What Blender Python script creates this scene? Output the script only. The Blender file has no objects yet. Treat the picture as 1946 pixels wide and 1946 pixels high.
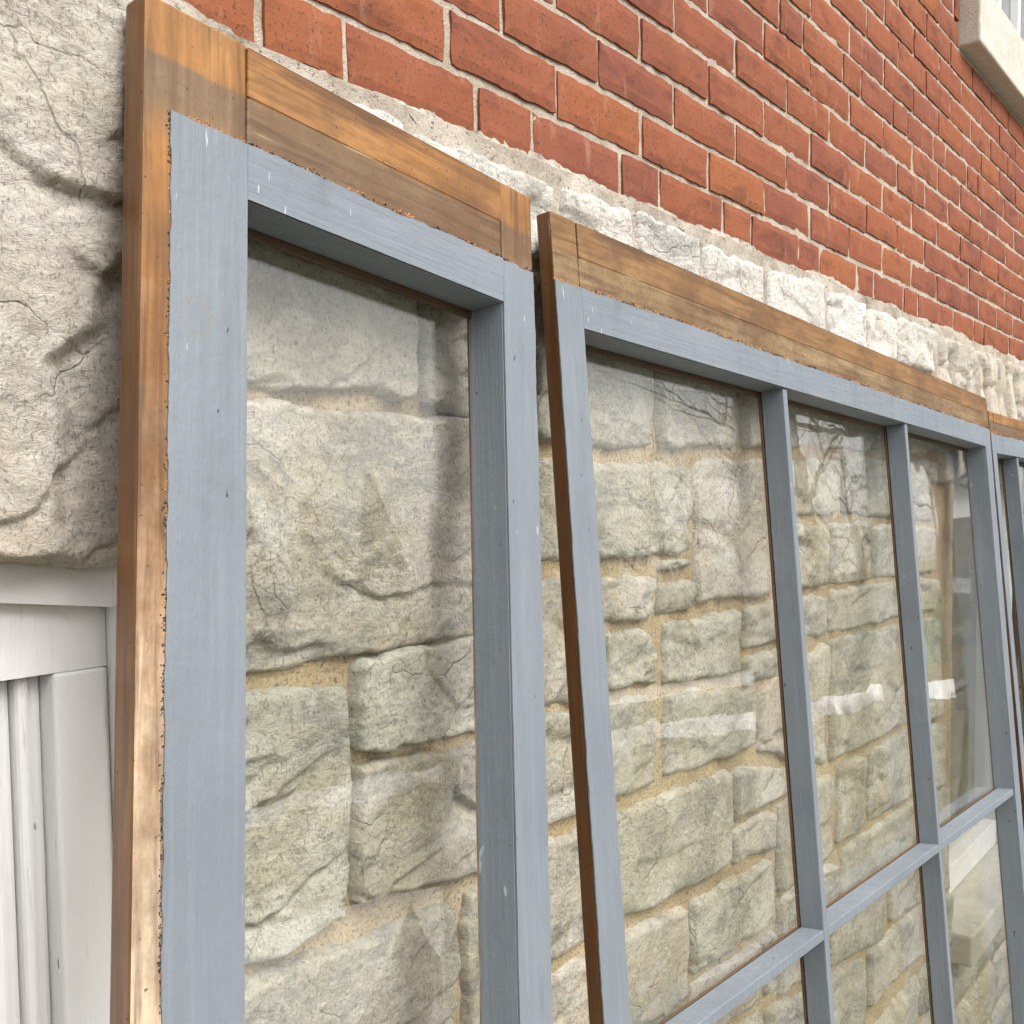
import bpy, bmesh, math, random
import numpy as np
from mathutils import Matrix, Vector

sc = bpy.context.scene
COL = sc.collection

# ------------------------------------------------------------------ camera
cam_d = bpy.data.cameras.new('camera')
cam = bpy.data.objects.new('camera', cam_d)
COL.objects.link(cam)
CAM = Vector((-0.92395, -0.78754, 1.58816))
cr, cu, cf = Vector((0.607421, -0.794286, -0.012234)), Vector((0.051964, 0.024363, 0.998352)), Vector((0.792678, 0.607056, -0.056073))
cam.matrix_world = Matrix(((cr.x, cu.x, -cf.x, CAM.x), (cr.y, cu.y, -cf.y, CAM.y), (cr.z, cu.z, -cf.z, CAM.z), (0, 0, 0, 1)))
cam_d.sensor_width = 36.0
cam_d.lens = 37.0
cam_d.shift_y = 0.0396
cam_d.clip_start = 0.02
cam_d.clip_end = 2000.0
sc.camera = cam

# ------------------------------------------------------------------ light: bright overcast winter day
SUN_EL, SUN_AZ = math.radians(46), math.radians(-90)      # azimuth in the XY plane, in front of the wall and to the right
w = bpy.data.worlds.new('World')
sc.world = w
w.use_nodes = True
nt = w.node_tree
bg = nt.nodes['Background']
sky = nt.nodes.new('ShaderNodeTexSky')
sky.sky_type = 'NISHITA'
sky.sun_disc = False
sky.sun_elevation = SUN_EL
sky.sun_rotation = math.radians(90) - SUN_AZ
sky.air_density = 1.0
sky.dust_density = 6.0
sky.ozone_density = 1.0
hsv = nt.nodes.new('ShaderNodeHueSaturation')
hsv.inputs['Saturation'].default_value = 0.22             # cloud cover: almost colourless sky light
nt.links.new(sky.outputs[0], hsv.inputs['Color'])
gam = nt.nodes.new('ShaderNodeGamma')
gam.inputs['Gamma'].default_value = 0.35                  # cloud spreads the sun's glare over the whole sky
nt.links.new(hsv.outputs[0], gam.inputs['Color'])
nt.links.new(gam.outputs[0], bg.inputs['Color'])
bg.inputs['Strength'].default_value = 0.15
sun_d = bpy.data.lights.new('sun', 'SUN')
sun_d.energy = 0.75
sun_d.angle = math.radians(40)
sun_d.color = (1.0, 0.965, 0.92)
sun = bpy.data.objects.new('sun', sun_d)
COL.objects.link(sun)
sdir = Vector((math.cos(SUN_EL) * math.cos(SUN_AZ), math.cos(SUN_EL) * math.sin(SUN_AZ), math.sin(SUN_EL)))
sun.rotation_euler = sdir.to_track_quat('Z', 'Y').to_euler()
sun.location = (3, -4, 8)
sc.view_settings.view_transform = 'Standard'
sc.view_settings.look = 'None'
sc.view_settings.gamma = 1.0
sc.view_settings.exposure = 2.38
sc.view_settings.use_curve_mapping = False
sc.cycles.use_denoising = True
sc.cycles.max_bounces = 6
sc.cycles.diffuse_bounces = 2
sc.cycles.adaptive_threshold = 0.03
sc.cycles.glossy_bounces = 3
sc.cycles.transparent_max_bounces = 24

# ------------------------------------------------------------------ noise in numpy
def _h(ix, iy, iz, seed):
    n = (ix.astype(np.int64) * 374761393 + iy.astype(np.int64) * 668265263 + iz.astype(np.int64) * 2147483647 + seed * 1274126177) & 0xFFFFFFFF
    n = ((n ^ (n >> 13)) * 1274126177) & 0xFFFFFFFF
    n = ((n ^ (n >> 16)) * 2246822519) & 0xFFFFFFFF
    return ((n ^ (n >> 15)) & 0xFFFFFF) / float(0xFFFFFF) * 2 - 1

def vn(x, y, z=0.0, seed=0):
    x = np.asarray(x, float); y = np.asarray(y, float); z = np.zeros_like(x) + z
    fx, fy, fz = np.floor(x), np.floor(y), np.floor(z)
    ux, uy, uz = x - fx, y - fy, z - fz
    ux = ux * ux * ux * (ux * (ux * 6 - 15) + 10); uy = uy * uy * uy * (uy * (uy * 6 - 15) + 10); uz = uz * uz * uz * (uz * (uz * 6 - 15) + 10)
    r = 0
    for dx in (0, 1):
        for dy in (0, 1):
            for dz in (0, 1):
                wgt = (ux if dx else 1 - ux) * (uy if dy else 1 - uy) * (uz if dz else 1 - uz)
                r = r + wgt * _h(fx + dx, fy + dy, fz + dz, seed)
    return r

def fbm(x, y, z=0.0, seed=0, oct=4, gain=0.5):
    r, a, f = 0, 1.0, 1.0
    for k in range(oct):
        r = r + a * vn(x * f + 7.3 * k, y * f + 3.1 * k, np.asarray(z) * f, seed + k * 17)
        a *= gain; f *= 2.03
    return r

# ------------------------------------------------------------------ object helpers
def link(o, parent=None):
    COL.objects.link(o)
    if parent is not None:
        o.parent = parent
    return o

def empty(name, loc=(0, 0, 0)):
    o = bpy.data.objects.new(name, None)
    o.location = loc
    o.empty_display_size = 0.1
    return link(o)

def tag(o, label=None, cat=None, group=None, kind=None):
    if label: o['label'] = label
    if cat: o['category'] = cat
    if group: o['group'] = group
    if kind or cat: o['kind'] = kind or 'thing'
    return o

def mesh_data(name, v, f, mats, smooth=False, mi=None):
    me = bpy.data.meshes.new(name)
    me.from_pydata([tuple(map(float, p)) for p in v], [], [tuple(map(int, q)) for q in f])
    for m in (mats if isinstance(mats, (list, tuple)) else [mats]):
        me.materials.append(m)
    if mi is not None:
        me.polygons.foreach_set('material_index', np.asarray(mi, dtype=np.int32))
    if smooth:
        me.polygons.foreach_set('use_smooth', np.ones(len(me.polygons), dtype=bool))
    me.update()
    return me

def mk(name, v, f, mats, parent=None, smooth=False, mi=None):
    return link(bpy.data.objects.new(name, mesh_data(name, v, f, mats, smooth, mi)), parent)

def bm_obj(name, bm, mats, parent=None, smooth=False):
    bmesh.ops.recalc_face_normals(bm, faces=bm.faces)
    me = bpy.data.meshes.new(name)
    bm.to_mesh(me); bm.free()
    for m in (mats if isinstance(mats, (list, tuple)) else [mats]):
        me.materials.append(m)
    if smooth:
        me.polygons.foreach_set('use_smooth', np.ones(len(me.polygons), dtype=bool))
    return link(bpy.data.objects.new(name, me), parent)

def bm_box(bm, x0, x1, y0, y1, z0, z1, bev=0.0, seg=2):
    r = bmesh.ops.create_cube(bm, size=1.0)
    for q in r['verts']:
        q.co = Vector(((x0 + x1) / 2 + q.co.x * (x1 - x0), (y0 + y1) / 2 + q.co.y * (y1 - y0), (z0 + z1) / 2 + q.co.z * (z1 - z0)))
    if bev > 0:
        ed = list({e for q in r['verts'] for e in q.link_edges})
        bmesh.ops.bevel(bm, geom=ed, offset=bev, segments=seg, profile=0.5, affect='EDGES')

def box(name, x0, x1, y0, y1, z0, z1, mat, parent=None, bev=0.0, seg=2):
    bm = bmesh.new()
    bm_box(bm, x0, x1, y0, y1, z0, z1, bev, seg)
    return bm_obj(name, bm, mat, parent)

def grid_faces(nx, nz):
    i, j = np.meshgrid(np.arange(nx - 1), np.arange(nz - 1), indexing='ij')
    a = (i * nz + j).ravel()
    return np.stack([a, a + nz, a + nz + 1, a + 1], 1)

# ------------------------------------------------------------------ material helpers
class NT:
    def __init__(s, name):
        s.m = bpy.data.materials.new(name); s.m.use_nodes = True
        s.t = s.m.node_tree; s.b = s.t.nodes['Principled BSDF']; s.out = s.t.nodes['Material Output']
    def n(s, typ, **kw):
        q = s.t.nodes.new('ShaderNode' + typ)
        for k, v in kw.items():
            if k in ('op',): q.operation = v
            elif hasattr(q, k): setattr(q, k, v)
            else: q.inputs[k].default_value = v
        return q
    def l(s, a, b): s.t.links.new(a, b); return b
    def co(s, kind='Object', scale=(1, 1, 1), rnd=False, rot=(0, 0, 0)):
        tc = s.n('TexCoord'); mp = s.n('Mapping')
        mp.inputs['Scale'].default_value = scale; mp.inputs['Rotation'].default_value = rot
        s.l(tc.outputs[kind], mp.inputs[0])
        if rnd:
            oi = s.n('ObjectInfo'); mu = s.n('Math', op='MULTIPLY'); mu.inputs[1].default_value = 57.0
            s.l(oi.outputs['Random'], mu.inputs[0]); s.l(mu.outputs[0], mp.inputs['Location'])
        return mp.outputs[0]
    def noise(s, co, scale, det=5, rough=0.55, dist=0.0):
        q = s.n('TexNoise'); q.inputs['Scale'].default_value = scale; q.inputs['Detail'].default_value = det
        q.inputs['Roughness'].default_value = rough; q.inputs['Distortion'].default_value = dist
        s.l(co, q.inputs['Vector']); return q.outputs[0]
    def vor(s, co, scale, feature='F1', out='Distance', rnd=1.0):
        q = s.n('TexVoronoi'); q.feature = feature; q.inputs['Scale'].default_value = scale
        q.inputs['Randomness'].default_value = rnd
        s.l(co, q.inputs['Vector']); return q.outputs[out]
    def ramp(s, f, pts, interp='LINEAR'):
        q = s.n('ValToRGB'); e = q.color_ramp.elements; q.color_ramp.interpolation = interp
        while len(e) < len(pts): e.new(0.5)
        for k, (p, c) in enumerate(pts):
            e[k].position = p; e[k].color = (c, c, c, 1) if not isinstance(c, tuple) else (*c, 1)
        s.l(f, q.inputs[0]); return q.outputs[0]
    def mix(s, f, a, b, mode='MIX'):
        q = s.n('Mix'); q.data_type = 'RGBA'; q.blend_type = mode
        for v, k in ((f, 0), (a, 6), (b, 7)):
            if isinstance(v, (int, float)): q.inputs[k].default_value = v
            elif isinstance(v, tuple): q.inputs[k].default_value = (*v, 1)
            else: s.l(v, q.inputs[k])
        return q.outputs[2]
    def math(s, op, a, b=None, c=None):
        q = s.n('Math'); q.operation = op
        for k, v in enumerate((a, b, c)):
            if v is None: continue
            if isinstance(v, (int, float)): q.inputs[k].default_value = v
            else: s.l(v, q.inputs[k])
        return q.outputs[0]
    def rand(s):
        return s.n('ObjectInfo').outputs['Random']
    def bump(s, h, strength=0.5, dist=0.002, prev=None):
        q = s.n('Bump'); q.inputs['Strength'].default_value = strength; q.inputs['Distance'].default_value = dist
        s.l(h, q.inputs['Height'])
        if prev is not None: s.l(prev, q.inputs['Normal'])
        return q.outputs[0]
    def done(s, col, rough=0.8, nor=None, spec=0.3):
        for v, k in ((col, 'Base Color'), (rough, 'Roughness')):
            if isinstance(v, tuple): s.b.inputs[k].default_value = (*v, 1)
            elif isinstance(v, (int, float)): s.b.inputs[k].default_value = v
            else: s.l(v, s.b.inputs[k])
        s.b.inputs['Specular IOR Level'].default_value = spec
        if nor is not None: s.l(nor, s.b.inputs['Normal'])
        return s.m

def mat_brick():
    t = NT('red_brick'); co = t.co(rnd=True)
    base = t.ramp(t.rand(), [(0.0, (0.225, 0.074, 0.039)), (0.22, (0.262, 0.088, 0.041)), (0.42, (0.19, 0.064, 0.045)), (0.60, (0.275, 0.090, 0.040)), (0.78, (0.205, 0.068, 0.046)), (0.90, (0.295, 0.105, 0.037)), (1.0, (0.24, 0.073, 0.040))])
    n1 = t.noise(co, 9, 7, 0.62)
    col = t.mix(t.ramp(n1, [(0.35, 0.0), (0.7, 1.0)]), base, t.mix(0.65, base, (0.31, 0.105, 0.055)))
    n2 = t.noise(t.co(scale=(0.7, 1, 1.6), rnd=True), 14, 6, 0.6, 0.6)
    col = t.mix(t.ramp(n2, [(0.54, 0.0), (0.74, 0.7)]), col, (0.075, 0.033, 0.028))
    n3 = t.noise(t.co(scale=(1, 1, 0.25), rnd=True), 42, 4, 0.6)
    col = t.mix(t.ramp(n3, [(0.60, 0.0), (0.78, 0.5)]), col, (0.40, 0.22, 0.155))
    sp = t.noise(co, 260, 2, 0.5)
    col = t.mix(t.ramp(sp, [(0.30, 0.75), (0.40, 0.0)]), col, (0.07, 0.04, 0.032))
    h = t.mix(0.5, t.noise(co, 70, 6, 0.65), t.noise(co, 300, 3, 0.6))
    return t.done(col, 0.88, t.bump(h, 0.55, 0.0025), 0.2)

def mat_brick_mortar():
    t = NT('pale_lime_mortar'); co = t.co()
    n = t.noise(co, 18, 6, 0.6)
    col = t.ramp(n, [(0.3, (0.34, 0.285, 0.22)), (0.55, (0.47, 0.405, 0.33)), (0.75, (0.57, 0.505, 0.425))])
    g = t.noise(co, 330, 3, 0.7)
    col = t.mix(t.ramp(g, [(0.32, 0.85), (0.43, 0.0)]), col, (0.16, 0.13, 0.10))
    col = t.mix(t.ramp(g, [(0.62, 0.0), (0.72, 0.7)]), col, (0.72, 0.67, 0.59))
    return t.done(col, 0.95, t.bump(g, 0.8, 0.003), 0.15)

def mat_ochre_mortar():
    t = NT('sandy_ochre_mortar'); co = t.co()
    n = t.noise(co, 7, 6, 0.65)
    col = t.ramp(n, [(0.28, (0.32, 0.235, 0.135)), (0.45, (0.47, 0.365, 0.225)), (0.62, (0.58, 0.47, 0.315)), (0.8, (0.62, 0.54, 0.42))])
    g = t.noise(co, 210, 3, 0.78)
    col = t.mix(t.ramp(g, [(0.37, 0.8), (0.46, 0.0)]), col, (0.18, 0.13, 0.075))
    col = t.mix(t.ramp(g, [(0.60, 0.0), (0.72, 0.8)]), col, (0.72, 0.60, 0.43))
    return t.done(col, 0.95, t.bump(t.mix(0.5, g, t.noise(co, 60, 5, 0.6)), 1.0, 0.008), 0.15)

def mat_wash_mortar():
    t = NT('grey_weathered_mortar'); co = t.co()
    n = t.noise(co, 11, 7, 0.66)
    col = t.ramp(n, [(0.28, (0.20, 0.175, 0.14)), (0.45, (0.38, 0.335, 0.275)), (0.62, (0.54, 0.49, 0.42)), (0.8, (0.66, 0.61, 0.54))])
    g = t.noise(co, 240, 3, 0.75)
    col = t.mix(t.ramp(g, [(0.33, 0.9), (0.44, 0.0)]), col, (0.10, 0.085, 0.065))
    return t.done(col, 0.95, t.bump(t.mix(0.5, g, t.noise(co, 50, 5, 0.6)), 1.0, 0.005), 0.15)

def mat_stone(name, lo, mid, hi, ochre=0.55, grey=0.5, dirt=0.55):
    t = NT(name); co = t.co(rnd=True)
    n = t.noise(co, 6.5, 6, 0.68, 0.5)
    col = t.ramp(n, [(0.32, lo), (0.50, mid), (0.68, hi)])
    rv = t.ramp(t.rand(), [(0.0, (0.80, 0.80, 0.80)), (0.25, (1.06, 0.99, 0.90)), (0.5, (0.96, 0.97, 0.95)), (0.75, (1.05, 1.0, 0.98)), (1.0, (0.86, 0.85, 0.78))])
    col = t.mix(1.0, col, rv, 'MULTIPLY')
    oc = t.ramp(t.noise(co, 4.2, 5, 0.62, 0.7), [(0.50, 0.0), (0.68, ochre)])
    col = t.mix(oc, col, (0.44, 0.345, 0.185))
    gr = t.ramp(t.noise(t.co(scale=(1, 1, 2.0), rnd=True, rot=(0, 0.35, 0)), 7.0, 6, 0.72, 1.0), [(0.50, 0.0), (0.62, grey * 1.25)])
    col = t.mix(gr, col, (0.235, 0.235, 0.215))
    wt = t.ramp(t.noise(co, 11, 6, 0.72, 0.4), [(0.52, 0.0), (0.63, 0.8)])
    col = t.mix(wt, col, (0.66, 0.63, 0.565))
    f1 = t.noise(t.co(scale=(1, 1, 1.6), rnd=True, rot=(0, -0.45, 0)), 95, 4, 0.75, 0.9)
    pm = t.ramp(t.noise(co, 8.0, 4, 0.65, 0.6), [(0.40, 0.18), (0.62, 0.9)])
    col = t.mix(t.math('MULTIPLY', pm, t.ramp(f1, [(0.38, dirt), (0.49, 0.0)])), col, (0.14, 0.128, 0.104))
    col = t.mix(t.math('MULTIPLY', pm, t.ramp(f1, [(0.54, 0.0), (0.66, 0.6)])), col, (0.70, 0.67, 0.60))
    f2 = t.noise(t.co(scale=(1.5, 1, 0.7), rnd=True, rot=(0, 0.6, 0)), 260, 2, 0.6)
    col = t.mix(t.ramp(f2, [(0.33, 0.5), (0.44, 0.0)]), col, (0.12, 0.108, 0.088))
    # hairline cracks
    wv = t.n('VectorMath'); wv.operation = 'ADD'
    nz = t.n('TexNoise'); nz.inputs['Scale'].default_value = 14; nz.inputs['Detail'].default_value = 4
    t.l(co, nz.inputs['Vector'])
    sc_ = t.n('VectorMath'); sc_.operation = 'SCALE'; sc_.inputs['Scale'].default_value = 0.07
    t.l(nz.outputs['Color'], sc_.inputs[0]); t.l(co, wv.inputs[0]); t.l(sc_.outputs[0], wv.inputs[1])
    vd = t.vor(wv.outputs[0], 6.0, 'DISTANCE_TO_EDGE')
    cm = t.ramp(t.noise(co, 5.0, 2, 0.5), [(0.54, 0.0), (0.62, 1.0)])
    crack = t.math('MULTIPLY', t.ramp(vd, [(0.002, 1.0), (0.009, 0.0)]), cm)
    col = t.mix(t.math('MULTIPLY', crack, 0.3), col, (0.08, 0.07, 0.055))
    hgt = t.math('SUBTRACT', t.noise(t.co(scale=(1, 1, 1.6), rnd=True, rot=(0, -0.4, 0)), 55, 6, 0.76, 0.4), t.math('MULTIPLY', crack, 0.3))
    return t.done(col, 0.92, t.bump(hgt, 1.0, 0.0065), 0.2)

def mat_paint(ring=None, ax='z'):
    t = NT('blue_grey_paint'); co = t.co()
    def sd(k): return (1, 1, k) if ax == 'z' else (k, 1, 1)
    n = t.noise(t.co(scale=(1, 1, 1)), 5, 5, 0.5)
    col = t.ramp(n, [(0.3, (0.172, 0.197, 0.226)), (0.7, (0.200, 0.227, 0.258))])
    st = t.noise(t.co(scale=sd(0.05)), 85, 5, 0.65)
    col = t.mix(t.ramp(st, [(0.50, 0.0), (0.72, 0.40)]), col, (0.255, 0.284, 0.32))
    sm = t.noise(t.co(scale=(1.6, 1, 0.5)), 13, 6, 0.65)
    col = t.mix(t.ramp(sm, [(0.55, 0.0), (0.78, 0.42)]), col, (0.115, 0.13, 0.145))
    sp = t.noise(t.co(scale=(1.5, 1, 0.7)), 95, 2, 0.4)
    col = t.mix(t.ramp(sp, [(0.215, 0.95), (0.25, 0.0)]), col, (0.04, 0.04, 0.044))
    ws = t.noise(t.co(scale=(2.4, 1, 0.5), rot=(0, 0.08, 0)), 62, 2, 0.4)
    col = t.mix(t.ramp(ws, [(0.735, 0.0), (0.77, 0.8)]), col, (0.45, 0.48, 0.51))
    if ring:
        tc = t.n('TexCoord'); sub = t.n('VectorMath'); sub.operation = 'SUBTRACT'; sub.inputs[1].default_value = (ring[0], 0, ring[1])
        t.l(tc.outputs['Object'], sub.inputs[0]); ln = t.n('VectorMath'); ln.operation = 'LENGTH'; t.l(sub.outputs[0], ln.inputs[0])
        d = t.math('ABSOLUTE', t.math('SUBTRACT', ln.outputs['Value'], ring[2]))
        col = t.mix(t.math('MULTIPLY', t.ramp(d, [(0.0008, 0.55), (0.0030, 0.0)]), t.ramp(sm, [(0.35, 0.3), (0.6, 1.0)])), col, (0.23, 0.215, 0.185))
    ch = t.noise(co, 23, 5, 0.7)
    cm = t.ramp(ch, [(0.280, 1.0), (0.290, 0.0)])
    col = t.mix(cm, col, (0.22, 0.10, 0.045))
    h = t.mix(0.42, t.noise(t.co(scale=sd(0.06)), 210, 4, 0.62), t.noise(co, 75, 6, 0.7))
    h = t.mix(cm, h, (0.0, 0.0, 0.0))
    rough = t.ramp(sm, [(0.3, 0.46), (0.7, 0.62)])
    return t.done(col, rough, t.bump(h, 0.8, 0.0024), 0.34)

def mat_wood(name, axis, tones, dark=(0.09, 0.042, 0.018), zone=None, weather=None, rough=0.62, grime=0.6):
    """grain runs along axis; zone: (height, tones) duller dirty wood below that height; weather: bleached lower down"""
    t = NT(name)
    s = {'x': (2.2, 38, 38), 'z': (38, 38, 2.2)}[axis]
    s2 = {'x': (5, 120, 120), 'z': (120, 120, 5)}[axis]
    g1 = t.noise(t.co(scale=s), 1.0, 6, 0.62, 1.3)
    g2 = t.noise(t.co(scale=s2), 1.0, 5, 0.65, 0.5)
    def tone(tn): return t.ramp(g1, [(0.28, tn[0]), (0.5, tn[1]), (0.72, tn[2])])
    col = tone(tones)
    co = t.co()
    if weather is not None or zone is not None:
        sep = t.n('SeparateXYZ'); tc = t.n('TexCoord'); t.l(tc.outputs['Object'], sep.inputs[0])
        z = sep.outputs['Z']
        wob = t.noise(co, 24, 5, 0.6)
    if zone is not None:
        zz = t.math('ADD', z, t.math('MULTIPLY', t.math('SUBTRACT', wob, 0.5), 0.012))
        f = t.math('MULTIPLY', t.math('SMOOTH_MIN', 1.0, t.math('MAXIMUM', 0.0, t.math('MULTIPLY', t.math('SUBTRACT', zone[0] + 0.002, zz), 250.0)), 0.01), t.math('MINIMUM', 1.0, t.math('MAXIMUM', 0.0, t.math('MULTIPLY', t.math('SUBTRACT', zz, (zone[2] if len(zone) > 2 else -9.0) - 0.03), 25.0))))
        dull = tone(zone[1])
        gr = t.noise(co, 150, 5, 0.75)
        dull = t.mix(t.ramp(gr, [(0.36, 0.7), (0.5, 0.0)]), dull, (0.13, 0.085, 0.05))
        dull = t.mix(t.ramp(t.noise(co, 15, 6, 0.7), [(0.52, 0.0), (0.7, 0.65)]), dull, (0.12, 0.08, 0.05))
        col = t.mix(f, col, dull)
    if weather is not None:
        (za, zb, tn) = weather
        f = t.math('DIVIDE', t.math('SUBTRACT', za, t.math('ADD', z, t.math('MULTIPLY', t.math('SUBTRACT', wob, 0.5), 0.5))), za - zb)
        q = t.n('Clamp'); t.l(f, q.inputs[0])
        col = t.mix(q.outputs[0], col, tone(tn))
    col = t.mix(t.ramp(t.noise(co, 6.5, 5, 0.65), [(0.44, 0.0), (0.66, 0.7)]), col, (0.125, 0.056, 0.021))
    col = t.mix(t.ramp(g2, [(0.34, 0.75), (0.50, 0.0)]), col, dark)
    scr = t.noise(t.co(scale={'x': (9, 150, 150), 'z': (150, 150, 9)}[axis], rot=(0, 0.03, 0)), 1.0, 2, 0.4)
    col = t.mix(t.ramp(scr, [(0.74, 0.0), (0.80, 0.6)]), col, (0.50, 0.37, 0.22))
    kn = t.vor(t.co(scale={'x': (2.6, 1, 9), 'z': (9, 1, 2.6)}[axis]), 1.0)
    col = t.mix(t.ramp(kn, [(0.05, 0.9), (0.10, 0.35), (0.20, 0.0)]), col, (0.075, 0.03, 0.011))
    di = t.noise(t.co(scale={'x': (0.5, 1, 1.4), 'z': (1.4, 1, 0.5)}[axis]), 15, 6, 0.74)
    col = t.mix(t.ramp(di, [(0.47, 0.0), (0.66, grime)]), col, dark)
    sp = t.noise(co, 210, 2, 0.5)
    col = t.mix(t.ramp(sp, [(0.26, 0.9), (0.33, 0.0)]), col, (0.035, 0.02, 0.01))
    h = t.mix(0.5, g1, g2)
    return t.done(col, rough, t.bump(h, 0.35, 0.0015), 0.4)

def mat_white():
    t = NT('old_white_paint'); co = t.co()
    n = t.noise(co, 6, 6, 0.6)
    col = t.ramp(n, [(0.3, (0.76, 0.75, 0.745)), (0.7, (0.85, 0.845, 0.84))])
    cr = t.noise(t.co(scale=(1, 1, 0.07)), 120, 5, 0.7, 0.6)
    col = t.mix(t.ramp(cr, [(0.30, 0.6), (0.38, 0.0)]), col, (0.46, 0.43, 0.41))
    sp = t.noise(t.co(scale=(1, 1, 0.4)), 60, 3, 0.6)
    col = t.mix(t.ramp(sp, [(0.23, 0.9), (0.27, 0.0)]), col, (0.16, 0.13, 0.10))
    h = t.mix(0.55, cr, t.noise(t.co(scale=(1, 1, 0.3)), 90, 6, 0.7))
    return t.done(col, 0.6, t.bump(h, 0.75, 0.003), 0.3)

def mat_plain(name, a, b, scale=8, rough=0.9, bump=0.4, bd=0.01, spec=0.2, sx=(1, 1, 1)):
    t = NT(name); co = t.co(scale=sx)
    n = t.noise(co, scale, 8, 0.68)
    return t.done(t.ramp(n, [(0.3, a), (0.7, b)]), rough, t.bump(t.noise(co, scale * 6, 5, 0.7), bump, bd), spec)

def mat_glass():
    t = NT('old_window_glass')
    for q in list(t.t.nodes):
        if q != t.out: t.t.nodes.remove(q)
    co = t.co()
    bp = t.bump(t.noise(t.co(scale=(1, 1, 0.55)), 6.5, 2, 0.4), 0.03, 0.02)
    lw_ = t.n('LayerWeight'); lw_.inputs['Blend'].default_value = 0.5
    fres = t.math('ADD', t.math('MULTIPLY', t.math('POWER', lw_.outputs['Facing'], 5.0), 0.94), 0.062)
    gl = t.n('BsdfGlossy'); gl.inputs['Roughness'].default_value = 0.0; gl.inputs['Color'].default_value = (1, 1, 1, 1)
    t.l(bp, gl.inputs['Normal'])
    tr = t.n('BsdfTransparent'); tr.inputs['Color'].default_value = (0.975, 0.98, 0.968, 1)
    mx = t.n('MixShader')
    t.l(fres, mx.inputs[0]); t.l(tr.outputs[0], mx.inputs[1]); t.l(gl.outputs[0], mx.inputs[2])
    df = t.n('BsdfDiffuse'); df.inputs['Color'].default_value = (0.75, 0.74, 0.70, 1)
    dust = t.math('MULTIPLY', t.ramp(t.noise(t.co(scale=(1, 1, 0.6)), 9, 5, 0.7, 0.8), [(0.42, 0.1), (0.72, 1.0)]), 0.022)
    m2 = t.n('MixShader'); t.l(dust, m2.inputs[0]); t.l(mx.outputs[0], m2.inputs[1]); t.l(df.outputs[0], m2.inputs[2])
    t.l(m2.outputs[0], t.out.inputs['Surface'])
    return t.m

M = {}
M['brick'] = mat_brick(); M['bmortar'] = mat_brick_mortar(); M['omortar'] = mat_ochre_mortar(); M['wash'] = mat_wash_mortar()
M['stone'] = mat_stone('grey_buff_limestone', (0.40, 0.38, 0.325), (0.55, 0.525, 0.45), (0.68, 0.655, 0.58))
M['stone_warm'] = mat_stone('warm_buff_limestone', (0.46, 0.415, 0.36), (0.60, 0.55, 0.485), (0.72, 0.675, 0.61), 0.35, 0.35, 0.55)
M['stone_cream'] = mat_stone('cream_limestone', (0.58, 0.505, 0.43), (0.70, 0.63, 0.55), (0.78, 0.725, 0.65), 0.35, 0.25, 0.32)
M['stone_white'] = mat_stone('whitewashed_skylit_limestone', (0.62, 0.61, 0.585), (0.75, 0.74, 0.72), (0.82, 0.815, 0.80), 0.08, 0.45, 0.7)  # whitewash, with the glare of sky-lit stone tops also put into the colour
M['paint'] = mat_paint(); M['paint_x'] = mat_paint(None, 'x'); M['paint_ring'] = mat_paint((-0.046, -0.106, 0.0135))
OR = ((0.155, 0.062, 0.014), (0.33, 0.145, 0.034), (0.49, 0.245, 0.075))
TAN = ((0.105, 0.062, 0.03), (0.18, 0.112, 0.056), (0.26, 0.172, 0.094))
PALE = ((0.48, 0.34, 0.20), (0.62, 0.47, 0.32), (0.72, 0.59, 0.45))
VAR = ((0.12, 0.05, 0.014), (0.20, 0.092, 0.03), (0.28, 0.142, 0.055))
VARD = ((0.055, 0.026, 0.011), (0.10, 0.048, 0.02), (0.20, 0.11, 0.055))
M['wood_stile'] = mat_wood('weathered_pine_stile', 'z', OR, zone=(0.0845, TAN, 0.044), weather=(-0.10, -0.50, PALE))
M['wood_rail'] = mat_wood('weathered_pine_rail', 'x', OR, zone=(0.0845, TAN))
M['wood_rail2'] = mat_wood('brown_pine_rail', 'x', ((0.155, 0.078, 0.026), (0.26, 0.138, 0.048), (0.36, 0.21, 0.085)), zone=(0.084, ((0.17, 0.11, 0.05), (0.27, 0.18, 0.085), (0.36, 0.25, 0.135))), grime=0.75)
M['wood_side'] = mat_wood('varnished_edge', 'z', VAR, weather=(-0.45, -1.1, VARD), rough=0.35, grime=0.5)
M['wood_side2'] = mat_wood('dark_varnished_edge', 'z', ((0.07, 0.027, 0.006), (0.13, 0.052, 0.012), (0.21, 0.09, 0.024)), rough=0.22, grime=0.7)
M['wood_dark'] = mat_wood('dark_bare_pine', 'x', ((0.04, 0.026, 0.015), (0.075, 0.05, 0.028), (0.13, 0.088, 0.05)))
M['residue_dark'] = mat_plain('blackened_paint_residue', (0.03, 0.025, 0.022), (0.10, 0.075, 0.06), 60, 0.8)
M['residue_orange'] = mat_plain('orange_primer_flakes', (0.42, 0.20, 0.085), (0.60, 0.35, 0.18), 60, 0.75)
M['white'] = mat_white()
M['glass'] = mat_glass()
M['sill'] = mat_plain('pale_cut_limestone', (0.50, 0.47, 0.40), (0.66, 0.63, 0.57), 30, 0.9, 0.7, 0.004)
M['dark'] = mat_plain('dark_interior', (0.012, 0.012, 0.013), (0.03, 0.03, 0.03), 5)  # near-black colour stands in for unlit depth behind the basement windows
M['lace'] = mat_plain('lace_curtain', (0.16, 0.17, 0.20), (0.46, 0.47, 0.52), 70, 0.9)
M['grass'] = mat_plain('winter_grass', (0.055, 0.056, 0.022), (0.115, 0.105, 0.048), 2.2, 0.95, 0.8, 0.05)
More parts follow.
